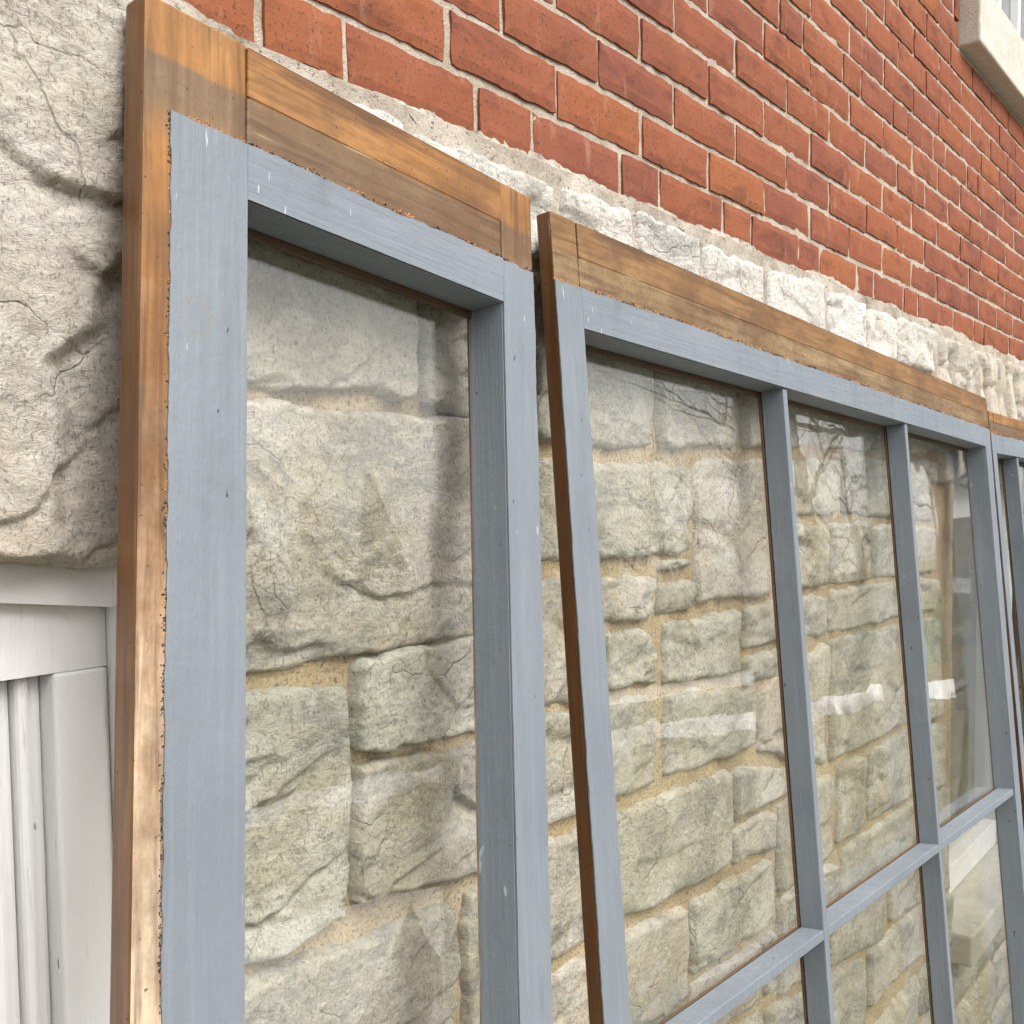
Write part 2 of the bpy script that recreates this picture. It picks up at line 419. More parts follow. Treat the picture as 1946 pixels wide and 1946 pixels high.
M['snow'] = mat_plain('old_snow', (0.56, 0.575, 0.60), (0.74, 0.75, 0.77), 1.5, 0.7, 0.4, 0.05)
M['concrete'] = mat_plain('pale_concrete', (0.58, 0.57, 0.545), (0.74, 0.73, 0.71), 3, 0.9, 0.4, 0.01)
M['asphalt'] = mat_plain('dark_asphalt', (0.035, 0.036, 0.04), (0.07, 0.07, 0.075), 4, 0.9)
M['bark'] = mat_plain('grey_bark', (0.05, 0.042, 0.035), (0.11, 0.095, 0.08), 7, 0.95, 0.8, 0.03, 0.2, (1, 1, 0.3))
M['needles'] = mat_plain('spruce_needles', (0.016, 0.028, 0.014), (0.045, 0.065, 0.03), 3, 0.9)
M['green'] = mat_plain('green_siding_paint', (0.10, 0.22, 0.16), (0.15, 0.29, 0.21), 2, 0.8)

# ------------------------------------------------------------------ ground and what the panes reflect
def ground_z(x, y):
    return -0.10 - 0.035 * x - 0.014 * np.maximum(0, -y)

def ground_patch(name, xs, ys, lift, mat, amp=0.0, kind='structure'):
    X, Y = np.meshgrid(xs, ys, indexing='ij')
    Z = ground_z(X, Y) + lift + amp * fbm(X * 0.9, Y * 0.9, 0, 5, 4)
    v = np.stack([X.ravel(), Y.ravel(), Z.ravel()], 1)
    o = mk(name, v, grid_faces(len(xs), len(ys)), mat, smooth=True)
    return tag(o, kind=kind)

gx = np.concatenate([np.linspace(-900, -40, 8), np.linspace(-30, 60, 46), np.linspace(80, 900, 8)])
gy = np.concatenate([np.linspace(-900, -70, 8), np.linspace(-60, 3, 40), np.linspace(20, 900, 6)])
def gz_far(x, y):
    return ground_z(np.clip(x, -30, 60), np.clip(y, -60, 3))
X, Y = np.meshgrid(gx, gy, indexing='ij')
gv = np.stack([X.ravel(), Y.ravel(), gz_far(X, Y).ravel()], 1)
tag(mk('ground', gv, grid_faces(len(gx), len(gy)), M['grass'], smooth=True), kind='structure')

def poly_sheet(name, pts, lift, mat, kind='structure'):
    v = [(x, y, float(ground_z(x, y)) + lift) for x, y in pts]
    return tag(mk(name, v, [list(range(len(v)))], mat), kind=kind)

poly_sheet('walkway', [(0.6, -2.0), (0.8, -5.6), (3.0, -6.2), (4.6, -5.6), (5.2, -4.4), (4.4, -3.2), (2.0, -1.7)], 0.012, M['concrete'])
poly_sheet('asphalt_path', [(4.36, -5.13), (3.23, -3.73), (2.48, -2.98), (1.2, -1.75), (0.5, -2.0), (2.37, -3.48), (3.18, -4.14)], 0.016, M['asphalt'])

def snow_arc(r0, r1, a0, a1, seed, lift=0.05):
    na, nr = 220, 8
    A = np.radians(np.linspace(a0, a1, na)); Rr = np.linspace(0, 1, nr)
    AA, RR = np.meshgrid(A, Rr, indexing='ij')
    e0 = r0 + 0.9 * fbm(AA * 26, 0 * AA, 0, seed, 4, .65); e1 = r1 + 1.3 * fbm(AA * 21 + 5, 0 * AA, 0, seed + 3, 4, .65)
    R = e0 + (e1 - e0) * RR
    x, y = 0.8 + R * np.cos(AA), -0.2 - R * np.sin(AA)
    z = ground_z(x, y) + lift + 0.16 * np.sin(np.pi * RR) * (1 + 0.5 * fbm(x, y, 0, seed + 9, 3)) - 0.12 * (np.abs(RR - 0.5) > 0.49)
    return tag(mk('snow_bank', np.stack([x.ravel(), y.ravel(), z.ravel()], 1), grid_faces(na, nr), M['snow'], smooth=True), kind='structure')

snow_arc(14.6, 16.6, 12, 64, 1)
snow_arc(27.0, 34.0, 8, 62, 3)

def limb(bmv, bmf, p0, p1, r0, r1, n=6):
    d = (p1 - p0).normalized(); a = d.orthogonal().normalized(); b = d.cross(a)
    k = len(bmv)
    for p, r in ((p0, r0), (p1, r1)):
        for i in range(n):
            q = 2 * math.pi * i / n
            bmv.append(p + a * (r * math.cos(q)) + b * (r * math.sin(q)))
    for i in range(n):
        bmf.append((k + i, k + (i + 1) % n, k + n + (i + 1) % n, k + n + i))

def bare_tree(seed, height):
    rg = random.Random(seed)
    tv, tf, cv, cf_ = [], [], [], []
    p = Vector((0, 0, -0.3)); r = height * 0.032
    stops = []
    lean = Vector((rg.uniform(-.06, .06), rg.uniform(-.06, .06), 1)).normalized()
    for i in range(6):
        q = p + (lean + Vector((rg.uniform(-.1, .1), rg.uniform(-.1, .1), 0))) * height * 0.12
        limb(tv, tf, p, q, r, r * 0.84, 9)
        p, r = q, r * 0.84
        if i >= 1: stops.append((p.copy(), r))
    def grow(p, d, L, r, lev):
        n = 3
        for i in range(n):
            d2 = (d + Vector((rg.uniform(-.28, .28), rg.uniform(-.28, .28), rg.uniform(-.05, .22)))).normalized()
            q = p + d2 * L / n
            limb(cv, cf_, p, q, r, r * 0.78, 5 if lev < 2 else 3)
            p, d, r = q, d2, r * 0.78
            if lev < 4:
                for _ in range(2 if lev > 0 else 1):
                    a = Vector((rg.uniform(-1, 1), rg.uniform(-1, 1), rg.uniform(-.1, .8))).normalized()
                    grow(p, (d * 0.9 + a * 0.9).normalized(), L * rg.uniform(.5, .7), r * 0.6, lev + 1) if rg.random() < (0.9 if lev < 3 else 0.6) else None
    for s, rr in stops:
        for _ in range(2):
            a = rg.uniform(0, 6.28)
            grow(s, Vector((math.cos(a), math.sin(a), rg.uniform(.5, 1.1))).normalized(), height * rg.uniform(.2, .34), rr * 0.55, 1)
    return (tv, tf), (cv, cf_)

def put_tree(proto, x, y, rz, s, label):
    root = empty('bare_tree', (x, y, float(gz_far(x, y))))
    root.rotation_euler.z = rz; root.scale = (s, s, s)
    for me, nm in zip(proto, ('trunk', 'crown')):
        link(bpy.data.objects.new(nm, me), root)
    return tag(root, label, 'tree', 'leafless trees across the lawn')

protos = []
for sd, hh in ((3, 9.0), (11, 11.0)):
    (tv, tf), (cv, cf_) = bare_tree(sd, hh)
    protos.append((mesh_data('trunk', tv, tf, M['bark'], True), mesh_data('crown', cv, cf_, M['bark'])))
spots = [(20.5, -8.0, 0.3, 0.95, 0, 'leafless tree mirrored in the middle column of panes, just left of the green shed'),
         (13.5, -3.4, 1.2, 1.25, 1, 'thick-trunked leafless tree mirrored in the right column of panes')]
for (x, y, rz, s, k, lb) in spots: put_tree(protos[k], x, y, rz, s, lb)
rg = random.Random(5)
for i in range(9):
    a = math.radians(14 + i * 5.6 + rg.uniform(-1.5, 1.5)); r = rg.uniform(36, 50)
    put_tree(protos[i % 2], 1 + r * math.cos(a), -r * math.sin(a), rg.uniform(0, 6.28), rg.uniform(0.75, 1.05), 'distant leafless tree in the row beyond the snowy lawn')

def spruce(seed, h):
    rg = random.Random(seed); v, f = [], []
    n = 620
    for i in range(n):
        t = rg.random() ** 0.75; z = h * (0.06 + 0.94 * t); R = (1 - t) * h * 0.23 + 0.12
        a = rg.uniform(0, 6.283); r0 = R * rg.uniform(0.2, 0.75); r1 = R * rg.uniform(0.85, 1.12); wd = 0.16 + 0.32 * (1 - t)
        c, s = math.cos(a), math.sin(a); k = len(v)
        v += [(c * r0 - s * wd, s * r0 + c * wd, z), (c * r0 + s * wd, s * r0 - c * wd, z), (c * r1 + s * wd * .3, s * r1 - c * wd * .3, z - 0.35 * R - .05), (c * r1 - s * wd * .3, s * r1 + c * wd * .3, z - 0.35 * R - .05)]
        f.append((k, k + 1, k + 2, k + 3))
    tv, tf = [], []
    limb(tv, tf, Vector((0, 0, -.3)), Vector((0, 0, h * .95)), h * .02, .02, 8)
    return mesh_data('trunk', tv, tf, M['bark']), mesh_data('crown', v, f, M['needles'])

sp_me = spruce(4, 8.0)
for i, (a, r, s) in enumerate(((43, 27, .8), (46.5, 30, 1.0), (50, 26, .85), (53.5, 29, 1.0), (57.5, 27, .9), (62, 30, 1.05), (38, 33, .8), (33, 35, .75), (28.5, 33, .6))):
    ar = math.radians(a); x, y = r * math.cos(ar), -r * math.sin(ar)
    root = empty('spruce_tree', (x, y, float(gz_far(x, y)))); root.scale = (s, s, s); root.rotation_euler.z = i * 1.7
    for me, nm in zip(sp_me, ('trunk', 'crown')):
        link(bpy.data.objects.new(nm, me), root)
    tag(root, 'dark green spruce in the belt of evergreens across the lawn', 'tree', 'evergreens across the lawn')

shed = empty('garden_shed', (25.0, -8.9, float(gz_far(25.0, -8.9)))); shed.rotation_euler.z = math.radians(-20)
box('wall', -1.2, 1.2, -1.7, 1.7, 0, 1.55, M['green'], shed)
for i in range(9):
    box('siding_board', -1.225, -1.2, -1.7, 1.7, 0.02 + i * .17, 0.18 + i * .17, M['green'], shed)
rv = [(-1.4, -1.9, 1.5), (1.4, -1.9, 1.5), (0, -1.9, 2.2), (-1.4, 1.9, 1.5), (1.4, 1.9, 1.5), (0, 1.9, 2.2)]
mk('roof', rv, [(0, 1, 2), (3, 5, 4), (0, 2, 5, 3), (1, 4, 5, 2), (0, 3, 4, 1)], M['bark'], shed)
tag(shed, 'low green board shed with dark roof mirrored in the middle panes', 'shed')

# ------------------------------------------------------------------ brick wall
BZ, P, SL = 2.0, 0.0685, 0.2127
JT = 0.0098
WX0, WX1 = -2.6, 5.2
WIN = (2.14, 3.25, 2.93, 4.6)          # upper window opening
SILL = (2.099, 3.30, 2.765, 2.93)      # stone sill

def brick_mesh(L, seed):
    rg = random.Random(seed)
    nx, nz = max(6, int(L / 0.011)), 6
    H = P - JT
    xs, zs = np.linspace(-L / 2, L / 2, nx), np.linspace(-H / 2, H / 2, nz)
    X, Z = np.meshgrid(xs, zs, indexing='ij')
    ex = np.minimum(X + L / 2, L / 2 - X); ez = np.minimum(Z + H / 2, H / 2 - Z)
    Y = 0.0009 * fbm(X * 40, Z * 40, seed * 3.7, seed, 3) + 0.0022 * np.clip(1 - np.minimum(ex, ez) / 0.006, 0, 1) ** 2
    edge = (np.minimum(ex, ez) < 1e-6)
    X2 = X + np.where(ex < 1e-6, 0.0016 * fbm(Z * 90, X * 3, seed, seed + 5, 3), 0)
    Z2 = Z + np.where(ez < 1e-6, 0.0016 * fbm(X * 70, Z * 3, seed, seed + 8, 3), 0)
    v = np.stack([X2.ravel(), Y.ravel(), Z2.ravel()], 1)
    f = grid_faces(nx, nz)[:, ::1].tolist()
    ring = [i * nz for i in range(nx)] + [(nx - 1) * nz + j for j in range(1, nz)] + [i * nz + nz - 1 for i in range(nx - 2, -1, -1)] + [j for j in range(nz - 2, 0, -1)]
    k0 = len(v)
    back = v[ring].copy(); back[:, 1] = 0.045
    v = np.concatenate([v, back])
    m = len(ring)
    for i in range(m):
        f.append((ring[(i + 1) % m], ring[i], k0 + i, k0 + (i + 1) % m))
    return v, f

S_ME = []
for s in range(9):
    v, f = brick_mesh(SL - JT, 20 + s); S_ME.append(mesh_data('brick', v, f, M['brick']))
H_ME = []
for s in range(6):
    v, f = brick_mesh(SL / 2 - JT + 0.003, 60 + s); H_ME.append(mesh_data('brick', v, f, M['brick']))

brick_wall = empty('brick_wall', (0, 0, BZ))
tag(brick_wall, 'red brick wall with pale mortar joints above the limestone', 'brick wall')
rest_v, rest_f = [], []
rg = random.Random(77)
def in_view(x, z):
    d = Vector((x, 0, z)) - CAM
    Zc = d.dot(cf)
    if Zc <= 0.05: return False
    px, py = 973 + 2000 * d.dot(cr) / Zc, 1050 - 2000 * d.dot(cu) / Zc
    return 150 < px < 2060 and -110 < py < 1946
def add_brick(x0, x1, row):
    """a stretcher or header from x0 to x1 (centres of its two head joints)"""
    z = BZ + (row + 0.5) * P
    x0, x1 = max(x0, WX0), min(x1, WX1)
    if x1 - x0 < 0.03: return
    c, L = (x0 + x1) / 2, x1 - x0
    # courses stop at the upper window and its sill
    if z > SILL[2] - 0.03 and x1 > SILL[0] + 0.004:
        lim = SILL[0] if z < SILL[3] else WIN[0]
        if x0 < lim - 0.03:
            x1 = lim - 0.002; c, L = (x0 + x1) / 2, x1 - x0
        elif x1 > (SILL[1] if z < SILL[3] else WIN[1]) + 0.03:
            x0 = max(x0, (SILL[1] if z < SILL[3] else WIN[1]) + 0.002); c, L = (x0 + x1) / 2, x1 - x0
        else:
            return
    hd = L < SL * 0.72
    base = SL / 2 - JT + 0.003 if hd else SL - JT
    me = rg.choice(H_ME if hd else S_ME)
    sx = (L - JT) / base
    fx, fz = rg.choice((1, -1)), rg.choice((1, -1))
    dy = rg.uniform(-0.0018, 0.0018); rx = rg.uniform(-.006, .006)
    if in_view(c, z):
        o = bpy.data.objects.new('brick', me)
        o.location = (c, dy, z - BZ + rg.uniform(-.0012, .0012))
        o.scale = (sx, 1, 1); o.rotation_euler = (0, rx + (math.pi if fx < 0 else 0), 0)
        link(o, brick_wall)
    else:
        k = len(rest_v); h = (P - JT) / 2; b = (L - JT) / 2; zz = z - BZ
        rest_v.extend([(c - b, dy, zz - h), (c + b, dy, zz - h), (c + b, dy, zz + h), (c - b, dy, zz + h), (c - b, .04, zz - h), (c + b, .04, zz - h), (c + b, .04, zz + h), (c - b, .04, zz + h)])
        rest_f.extend([(k, k + 1, k + 2, k + 3), (k, k + 4, k + 5, k + 1), (k + 3, k + 2, k + 6, k + 7), (k, k + 3, k + 7, k + 4), (k + 1, k + 5, k + 6, k + 2)])
NROW = 38
for row in range(NROW):
    if row % 6 == 0:
        ph = {0: 0.24, 6: -0.19}.get(row, 0.1)
        i = -9
        while True:
            a = ph + 1.5 * i
            if a * SL > WX1: break
            if a * SL > WX0:
                add_brick(a * SL, (a + 0.51) * SL, row); add_brick((a + 0.51) * SL, (a + 1.5) * SL, row)
            i += 1
    else:
        off = 0.0 if row % 2 else 0.47
        for i in range(-12, 25):
            a = off + i
            if WX0 - SL < a * SL < WX1: add_brick(a * SL + rg.uniform(-.002, .002), (a + 1) * SL + rg.uniform(-.002, .002), row)
o = mk('brick_field', rest_v, rest_f, M['brick'], brick_wall); o['kind'] = 'stuff'

# mortar: rough sheet just behind the brick faces, with the window opening left out
def mortar_sheet(name, x0, x1, z0, z1, res, y0, amp, mat, parent, seed, zoff):
    xs = np.arange(x0, x1 + res, res); zs = np.arange(z0, z1 + res, res)
    xs[-1] = x1; zs[-1] = z1
    X, Z = np.meshgrid(xs, zs, indexing='ij')
    Y = y0 + amp * fbm(X * 55, Z * 55, 0, seed, 3) + amp * 0.8 * fbm(X * 9, Z * 9, 0, seed + 4, 2)
    return mk(name, np.stack([X.ravel(), Y.ravel(), Z.ravel() - zoff], 1), grid_faces(len(xs), len(zs)), mat, parent, True)
mortar_sheet('mortar', -0.75, 2.05, 1.99, 2.95, 0.0085, 0.0044, 0.0008, M['bmortar'], brick_wall, 3, BZ)
mortar_sheet('mortar', 2.05, 3.4, 1.99, 2.78, 0.014, 0.0044, 0.0008, M['bmortar'], brick_wall, 4, BZ)
mortar_sheet('mortar', -0.75, WIN[0], 2.95, 4.55, 0.03, 0.0034, 0.001, M['bmortar'], brick_wall, 5, BZ)
mortar_sheet('mortar', -2.6, -0.75, 1.99, 4.55, 0.04, 0.0034, 0.001, M['bmortar'], brick_wall, 6, BZ)
mortar_sheet('mortar', 3.4, 5.2, 1.99, 4.55, 0.04, 0.0034, 0.001, M['bmortar'], brick_wall, 7, BZ)
mortar_sheet('mortar', WIN[1], 3.4, 2.78, 4.55, 0.03, 0.0038, 0.001, M['bmortar'], brick_wall, 8, BZ)
box('window_reveal', WIN[1], WIN[1] + 0.01, 0.006, 0.22, 2.93 - BZ, 4.55 - BZ, M['brick'], brick_wall)
box('end_wall', WX1 - 0.06, WX1 - 0.001, 0.046, 4.0, -2.4, 2.6, M['brick'], brick_wall)
box('window_reveal', WIN[0] - 0.01, WIN[0], 0.004, 0.22, 2.93 - BZ, 4.55 - BZ, M['brick'], brick_wall)

# upper window: projecting stone sill, white frame, lace behind the glass
uw = empty('upper_window', (0, 0, 2.93))
tag(uw, 'white framed window above its projecting cut stone sill, top right', 'window')
bm = bmesh.new()
bm_box(bm, SILL[0], SILL[1], -0.052, 0.20, SILL[2] - 2.93, 0.0, 0.006, 2)
bmesh.ops.subdivide_edges(bm, edges=bm.edges[:], cuts=2, use_grid_fill=True)
for q in bm.verts:
    q.co.y += 0.002 * float(vn(q.co.x * 30, q.co.z * 30, 0, 3)); q.co.z += 0.0025 * float(vn(q.co.x * 24, q.co.y * 30, 1, 5))
bm_obj('stone_sill', bm, M['sill'], uw)
box('window_frame', WIN[0], WIN[0] + 0.05, 0.02, 0.20, 0.002, 1.6, M['white'], uw, 0.004)
box('window_frame', WIN[0] + 0.05, WIN[1], 0.02, 0.20, 0.002, 0.06, M['white'], uw, 0.004)
for k in range(4):
    box('glazing_bar', WIN[0] + 0.22 + k * .26, WIN[0] + 0.25 + k * .26, 0.024, 0.05, 0.062, 1.6, M['white'], uw, 0.003)
box('curtain', WIN[0] + 0.05, WIN[1], 0.075, 0.08, 0.062, 1.6, M['lace'], uw)
box('glass_pane', WIN[0] + 0.05, WIN[1], 0.052, 0.056, 0.062, 1.6, M['glass'], uw)

# ------------------------------------------------------------------ limestone wall
stone_wall = empty('stone_wall', (0, 0, 0))
tag(stone_wall, 'rough limestone wall with ochre mortar joints behind the sashes', 'stone wall')

def rock(c8, seed, relief=0.030, res=0.009, mat=None, y_edge=-0.0215, extra=None, ramp_w=0.0065, wob=1.0, scoop=1.0, ledge=1.0):
    rg = random.Random(seed)
    TL, TR, BR, BL = [np.array(c8[i:i + 2]) for i in (0, 2, 4, 6)]
    wd = (np.linalg.norm(TR - TL) + np.linalg.norm(BR - BL)) / 2; ht = (np.linalg.norm(TL - BL) + np.linalg.norm(TR - BR)) / 2
    nx, nz = max(6, int(wd / res) + 1), max(6, int(ht / res) + 1)
    s, t = np.meshgrid(np.linspace(0, 1, nx), np.linspace(0, 1, nz), indexing='ij')
    cs = (np.abs(2 * s - 1) ** 7) * (np.abs(2 * t - 1) ** 7)
    k = 1 - 0.10 * rg.uniform(.5, 1.5) * cs * min(1.0, 0.12 / max(wd, ht))
    s2, t2 = 0.5 + (s - .5) * k, 0.5 + (t - .5) * k
    Pq = BL[None, None] * ((1 - s2) * (1 - t2))[..., None] + BR * (s2 * (1 - t2))[..., None] + TL * ((1 - s2) * t2)[..., None] + TR * (s2 * t2)[..., None]
    X, Z = Pq[..., 0], Pq[..., 1]
    X = X + wob * (0.0045 * fbm(X * 17, Z * 17, seed * .37, seed, 5, .62)); Z = Z + wob * (0.0045 * fbm(X * 17 + 9, Z * 17, seed * .37, seed + 3, 5, .62))
    ed = np.minimum(np.minimum(s * wd, (1 - s) * wd), np.minimum(t * ht, (1 - t) * ht))
    rmp = 1 - (1 - np.clip(ed / (ramp_w * (1 + 0.5 * vn(X * 20, Z * 20, 0, seed + 6))), 0, 1)) ** 2.4
    Hh = np.full(X.shape, 9.0)
    gsc = min(1.0, 0.22 / max(wd, ht)) * 1.3
    for i in range(rg.randint(5, 9)):
        px, pz = rg.uniform(0, 1), rg.uniform(0, 1)
        gx_, gz_ = rg.gauss(0, .55), rg.gauss(0.05, .55)
        plane = rg.uniform(.75, 1.05) + gx_ * (s - px) * wd / .2 * gsc + gz_ * (t - pz) * ht / .2 * gsc
        plane = plane + 0.035 * fbm(X * 24, Z * 24, i * 3.3, seed + i * 7, 3)
        Hh = np.minimum(Hh, plane)
    Hh = np.clip(Hh, 0.30, 1.4)
    wx, wz = 0.014 * fbm(X * 20, Z * 20, 1.0, seed + 81, 3), 0.014 * fbm(X * 20, Z * 20, 4.0, seed + 83, 3)
    # conchoidal scoops from the pitching tool: crisp rims, shallow hollows
    for i in range(int(3 + 75 * wd * ht + rg.random() * 3)):
        cx, cz = rg.uniform(X.min(), X.max()), rg.uniform(Z.min(), Z.max())
        r_ = rg.uniform(.03, .11); ar = rg.uniform(1.0, 2.2); an = rg.gauss(0.15, .6)
        ca, sa = math.cos(an), math.sin(an)
        U, V = (X + wx - cx) * ca + (Z + wz - cz) * sa, -(X + wx - cx) * sa + (Z + wz - cz) * ca
        d2 = (U / (r_ * ar)) ** 2 + (V / r_ * ar ** .4) ** 2
        Hh = Hh - scoop * rg.uniform(.08, .24) * np.clip(1 - d2, 0, 1) * (1 + 0.6 * V / r_)
    # ledges: the face below a split line sits back and recovers further down
    for i in range(int(2 + 60 * wd * ht + rg.random() * 2.5)):
        cx, cz = rg.uniform(X.min(), X.max()), rg.uniform(Z.min(), Z.max())
        an = rg.gauss(0.12, .38); ca, sa = math.cos(an), math.sin(an); hl = rg.uniform(.03, .12)
        U, V = (X - cx) * ca + (Z - cz) * sa, -(X - cx) * sa + (Z - cz) * ca
        dp = V - 0.012 * fbm(U * 13, 0 * U, i * 1.7, seed + 90 + i, 4)
        fade = np.clip((hl - np.abs(U)) / (.45 * hl), 0, 1)
        Hh = Hh - ledge * rg.uniform(.35, .75) * fade * np.clip(.5 - dp / .003, 0, 1) * np.exp(np.minimum(dp, 0) / rg.uniform(.015, .05))
    Hh = Hh + 0.030 * fbm(X * 80, Z * 80, seed, seed + 41, 3, 0.6)
    lo_, hi_ = np.percentile(Hh, 4), np.percentile(Hh, 97)
    Hh = np.clip(0.42 + 0.70 * (Hh - lo_) / (hi_ - lo_), 0.30, 1.3)
    Y = y_edge - relief * rmp * Hh
    if extra is not None: Y = Y + extra(X, Z) * rmp
    v = np.stack([X.ravel(), Y.ravel(), Z.ravel()], 1)
    f = grid_faces(nx, nz)
    ring = np.array([i * nz for i in range(nx)] + [(nx - 1) * nz + j for j in range(1, nz)] + [i * nz + nz - 1 for i in range(nx - 2, -1, -1)] + [j for j in range(nz - 2, 0, -1)])
    back = v[ring].copy(); back[:, 1] = 0.05
    k0 = len(v); m = len(ring)
    v = np.concatenate([v, back])
    f2 = np.stack([np.roll(ring, -1), ring, k0 + np.arange(m), k0 + np.roll(np.arange(m), -1)], 1)
    return mk('stone', v, np.concatenate([f, f2]), mat or M['stone'], stone_wall, True)

STONES = [
 (-0.354,1.850,-0.104,1.850,-0.110,1.691,-0.360,1.688),
 (-0.083,1.852,0.173,1.850,0.169,1.653,-0.089,1.684),
 (-0.357,1.673,0.084,1.667,0.079,1.431,-0.365,1.433),
 (-0.366,1.414,-0.214,1.404,-0.221,1.172,-0.374,1.169),
 (-0.195,1.423,0.079,1.428,0.077,1.312,-0.198,1.331),
 (-0.198,1.317,0.076,1.296,0.073,1.145,-0.202,1.182),
 (-0.375,1.152,-0.058,1.133,-0.063,0.928,-0.378,0.932),
 (-0.032,1.136,0.075,1.126,0.071,0.922,-0.037,0.925),
 (0.197,1.850,0.398,1.850,0.396,1.651,0.193,1.649),
 (0.416,1.850,0.668,1.848,0.667,1.662,0.414,1.650),
 (0.697,1.846,0.976,1.842,0.978,1.667,0.697,1.661),
 (1.004,1.840,1.304,1.836,1.308,1.670,1.006,1.668),
 (1.338,1.834,1.769,1.824,1.774,1.679,1.341,1.668),
 (0.100,1.627,0.500,1.626,0.499,1.497,0.098,1.505),
 (0.418,1.488,0.505,1.490,0.505,1.471,0.418,1.470),
 (0.530,1.636,0.816,1.639,0.817,1.407,0.529,1.416),
 (0.843,1.642,1.124,1.648,1.126,1.540,0.843,1.541),
 (1.159,1.653,1.482,1.655,1.486,1.525,1.161,1.542),
 (1.512,1.653,1.793,1.656,1.798,1.507,1.516,1.522),
 (0.097,1.480,0.239,1.474,0.237,1.314,0.094,1.327),
 (0.257,1.474,0.398,1.468,0.398,1.404,0.256,1.414),
 (0.413,1.456,0.514,1.454,0.514,1.407,0.413,1.410),
 (0.848,1.526,1.059,1.522,1.060,1.399,0.849,1.410),
 (1.095,1.522,1.311,1.518,1.313,1.397,1.096,1.406),
 (1.345,1.510,1.563,1.506,1.566,1.391,1.347,1.395),
 (1.602,1.500,1.808,1.491,1.812,1.380,1.606,1.388),
 (0.269,1.397,0.398,1.388,0.397,1.310,0.268,1.324),
 (0.432,1.391,0.681,1.388,0.681,1.281,0.431,1.308),
 (0.701,1.390,0.863,1.390,0.863,1.319,0.701,1.326),
 (0.701,1.308,0.868,1.304,0.868,1.252,0.705,1.264),
 (0.896,1.393,1.063,1.384,1.064,1.306,0.886,1.319),
 (1.099,1.387,1.566,1.374,1.569,1.293,1.090,1.306),
 (1.606,1.373,1.822,1.363,1.825,1.280,1.608,1.291),
 (0.096,1.312,0.398,1.293,0.397,1.164,0.093,1.172),
 (0.432,1.290,0.734,1.250,0.735,1.150,0.431,1.164),
 (0.768,1.236,1.067,1.290,1.070,1.045,0.762,1.142),
 (1.095,1.290,1.569,1.274,1.576,1.041,1.100,1.049),
 (1.609,1.274,1.853,1.259,1.863,0.997,1.616,1.032),
 (0.102,1.151,0.638,1.130,0.637,0.977,0.099,1.000),
 (0.663,1.127,0.898,1.078,0.898,1.037,0.663,1.044),
 (0.663,1.026,0.814,1.019,0.814,0.952,0.663,0.969),
 (0.848,1.020,1.104,1.025,1.106,0.860,0.849,0.862),
 (1.140,1.028,1.291,1.022,1.294,0.868,1.142,0.866),
 (1.328,1.022,1.658,1.016,1.663,0.855,1.330,0.866),
 (1.700,1.012,1.892,0.980,1.899,0.816,1.706,0.850),
 (0.123,0.976,0.489,0.956,0.488,0.805,0.121,0.850),
 (0.513,0.952,0.814,0.932,0.815,0.815,0.512,0.833),
 (0.849,0.845,1.130,0.840,1.131,0.746,0.850,0.752),
 (1.171,0.845,1.672,0.838,1.675,0.722,1.173,0.737),
 (1.715,0.832,1.939,0.797,1.944,0.667,1.718,0.710),
 (0.515,0.815,0.757,0.800,0.757,0.698,0.515,0.710),
 (0.783,0.797,0.826,0.797,0.826,0.700,0.783,0.690),
 (0.850,0.736,1.051,0.730,1.052,0.633,0.850,0.672),
 (1.085,0.727,1.432,0.709,1.435,0.574,1.086,0.631),
 (1.476,0.705,1.764,0.690,1.768,0.567,1.479,0.594),
 (1.809,0.682,1.955,0.647,1.960,0.520,1.814,0.552),
 (0.792,0.664,1.060,0.612,1.060,0.460,0.793,0.500),
 (1.085,0.612,1.296,0.575,1.299,0.430,1.086,0.450),
 (1.336,0.578,1.768,0.550,1.772,0.429,1.338,0.450),
 (1.814,0.534,1.981,0.500,1.986,0.363,1.819,0.404),
]
for i, c in enumerate(STONES):
    gr_ = 0.0035 if i != 14 else 0.0           # measured inside the mortar smear, so grow a little
    c = (c[0] - gr_, c[1] + gr_, c[2] + gr_, c[3] + gr_, c[4] + gr_, c[5] - gr_, c[6] - gr_, c[7] - gr_)
    near = c[0] < 0.09
    warm = (i * 7 % 5 == 0) and not near
    rock(c, 100 + i * 13, 0.022 if near else 0.017, 0.0031 if near else 0.0062, M['stone_warm'] if warm else M['stone'])

# pale shouldered top course under the bricks
tj = [-0.62, -0.31, -0.10, 0.172, 0.36, 0.556, 0.791, 1.078, 1.30, 1.498, 1.80]
for i in range(len(tj) - 1):
    g = 0.008
    rock((tj[i] + g, 1.974 + 0.006 * math.sin(i * 2.1), tj[i + 1] - g, 1.974 + 0.006 * math.sin(i * 2.1 + 1), tj[i + 1] - g, 1.868, tj[i] + g, 1.868), 900 + i * 11, 0.011, 0.0052, M['stone_white'], y_edge=-0.022, ramp_w=0.010, wob=1.3)

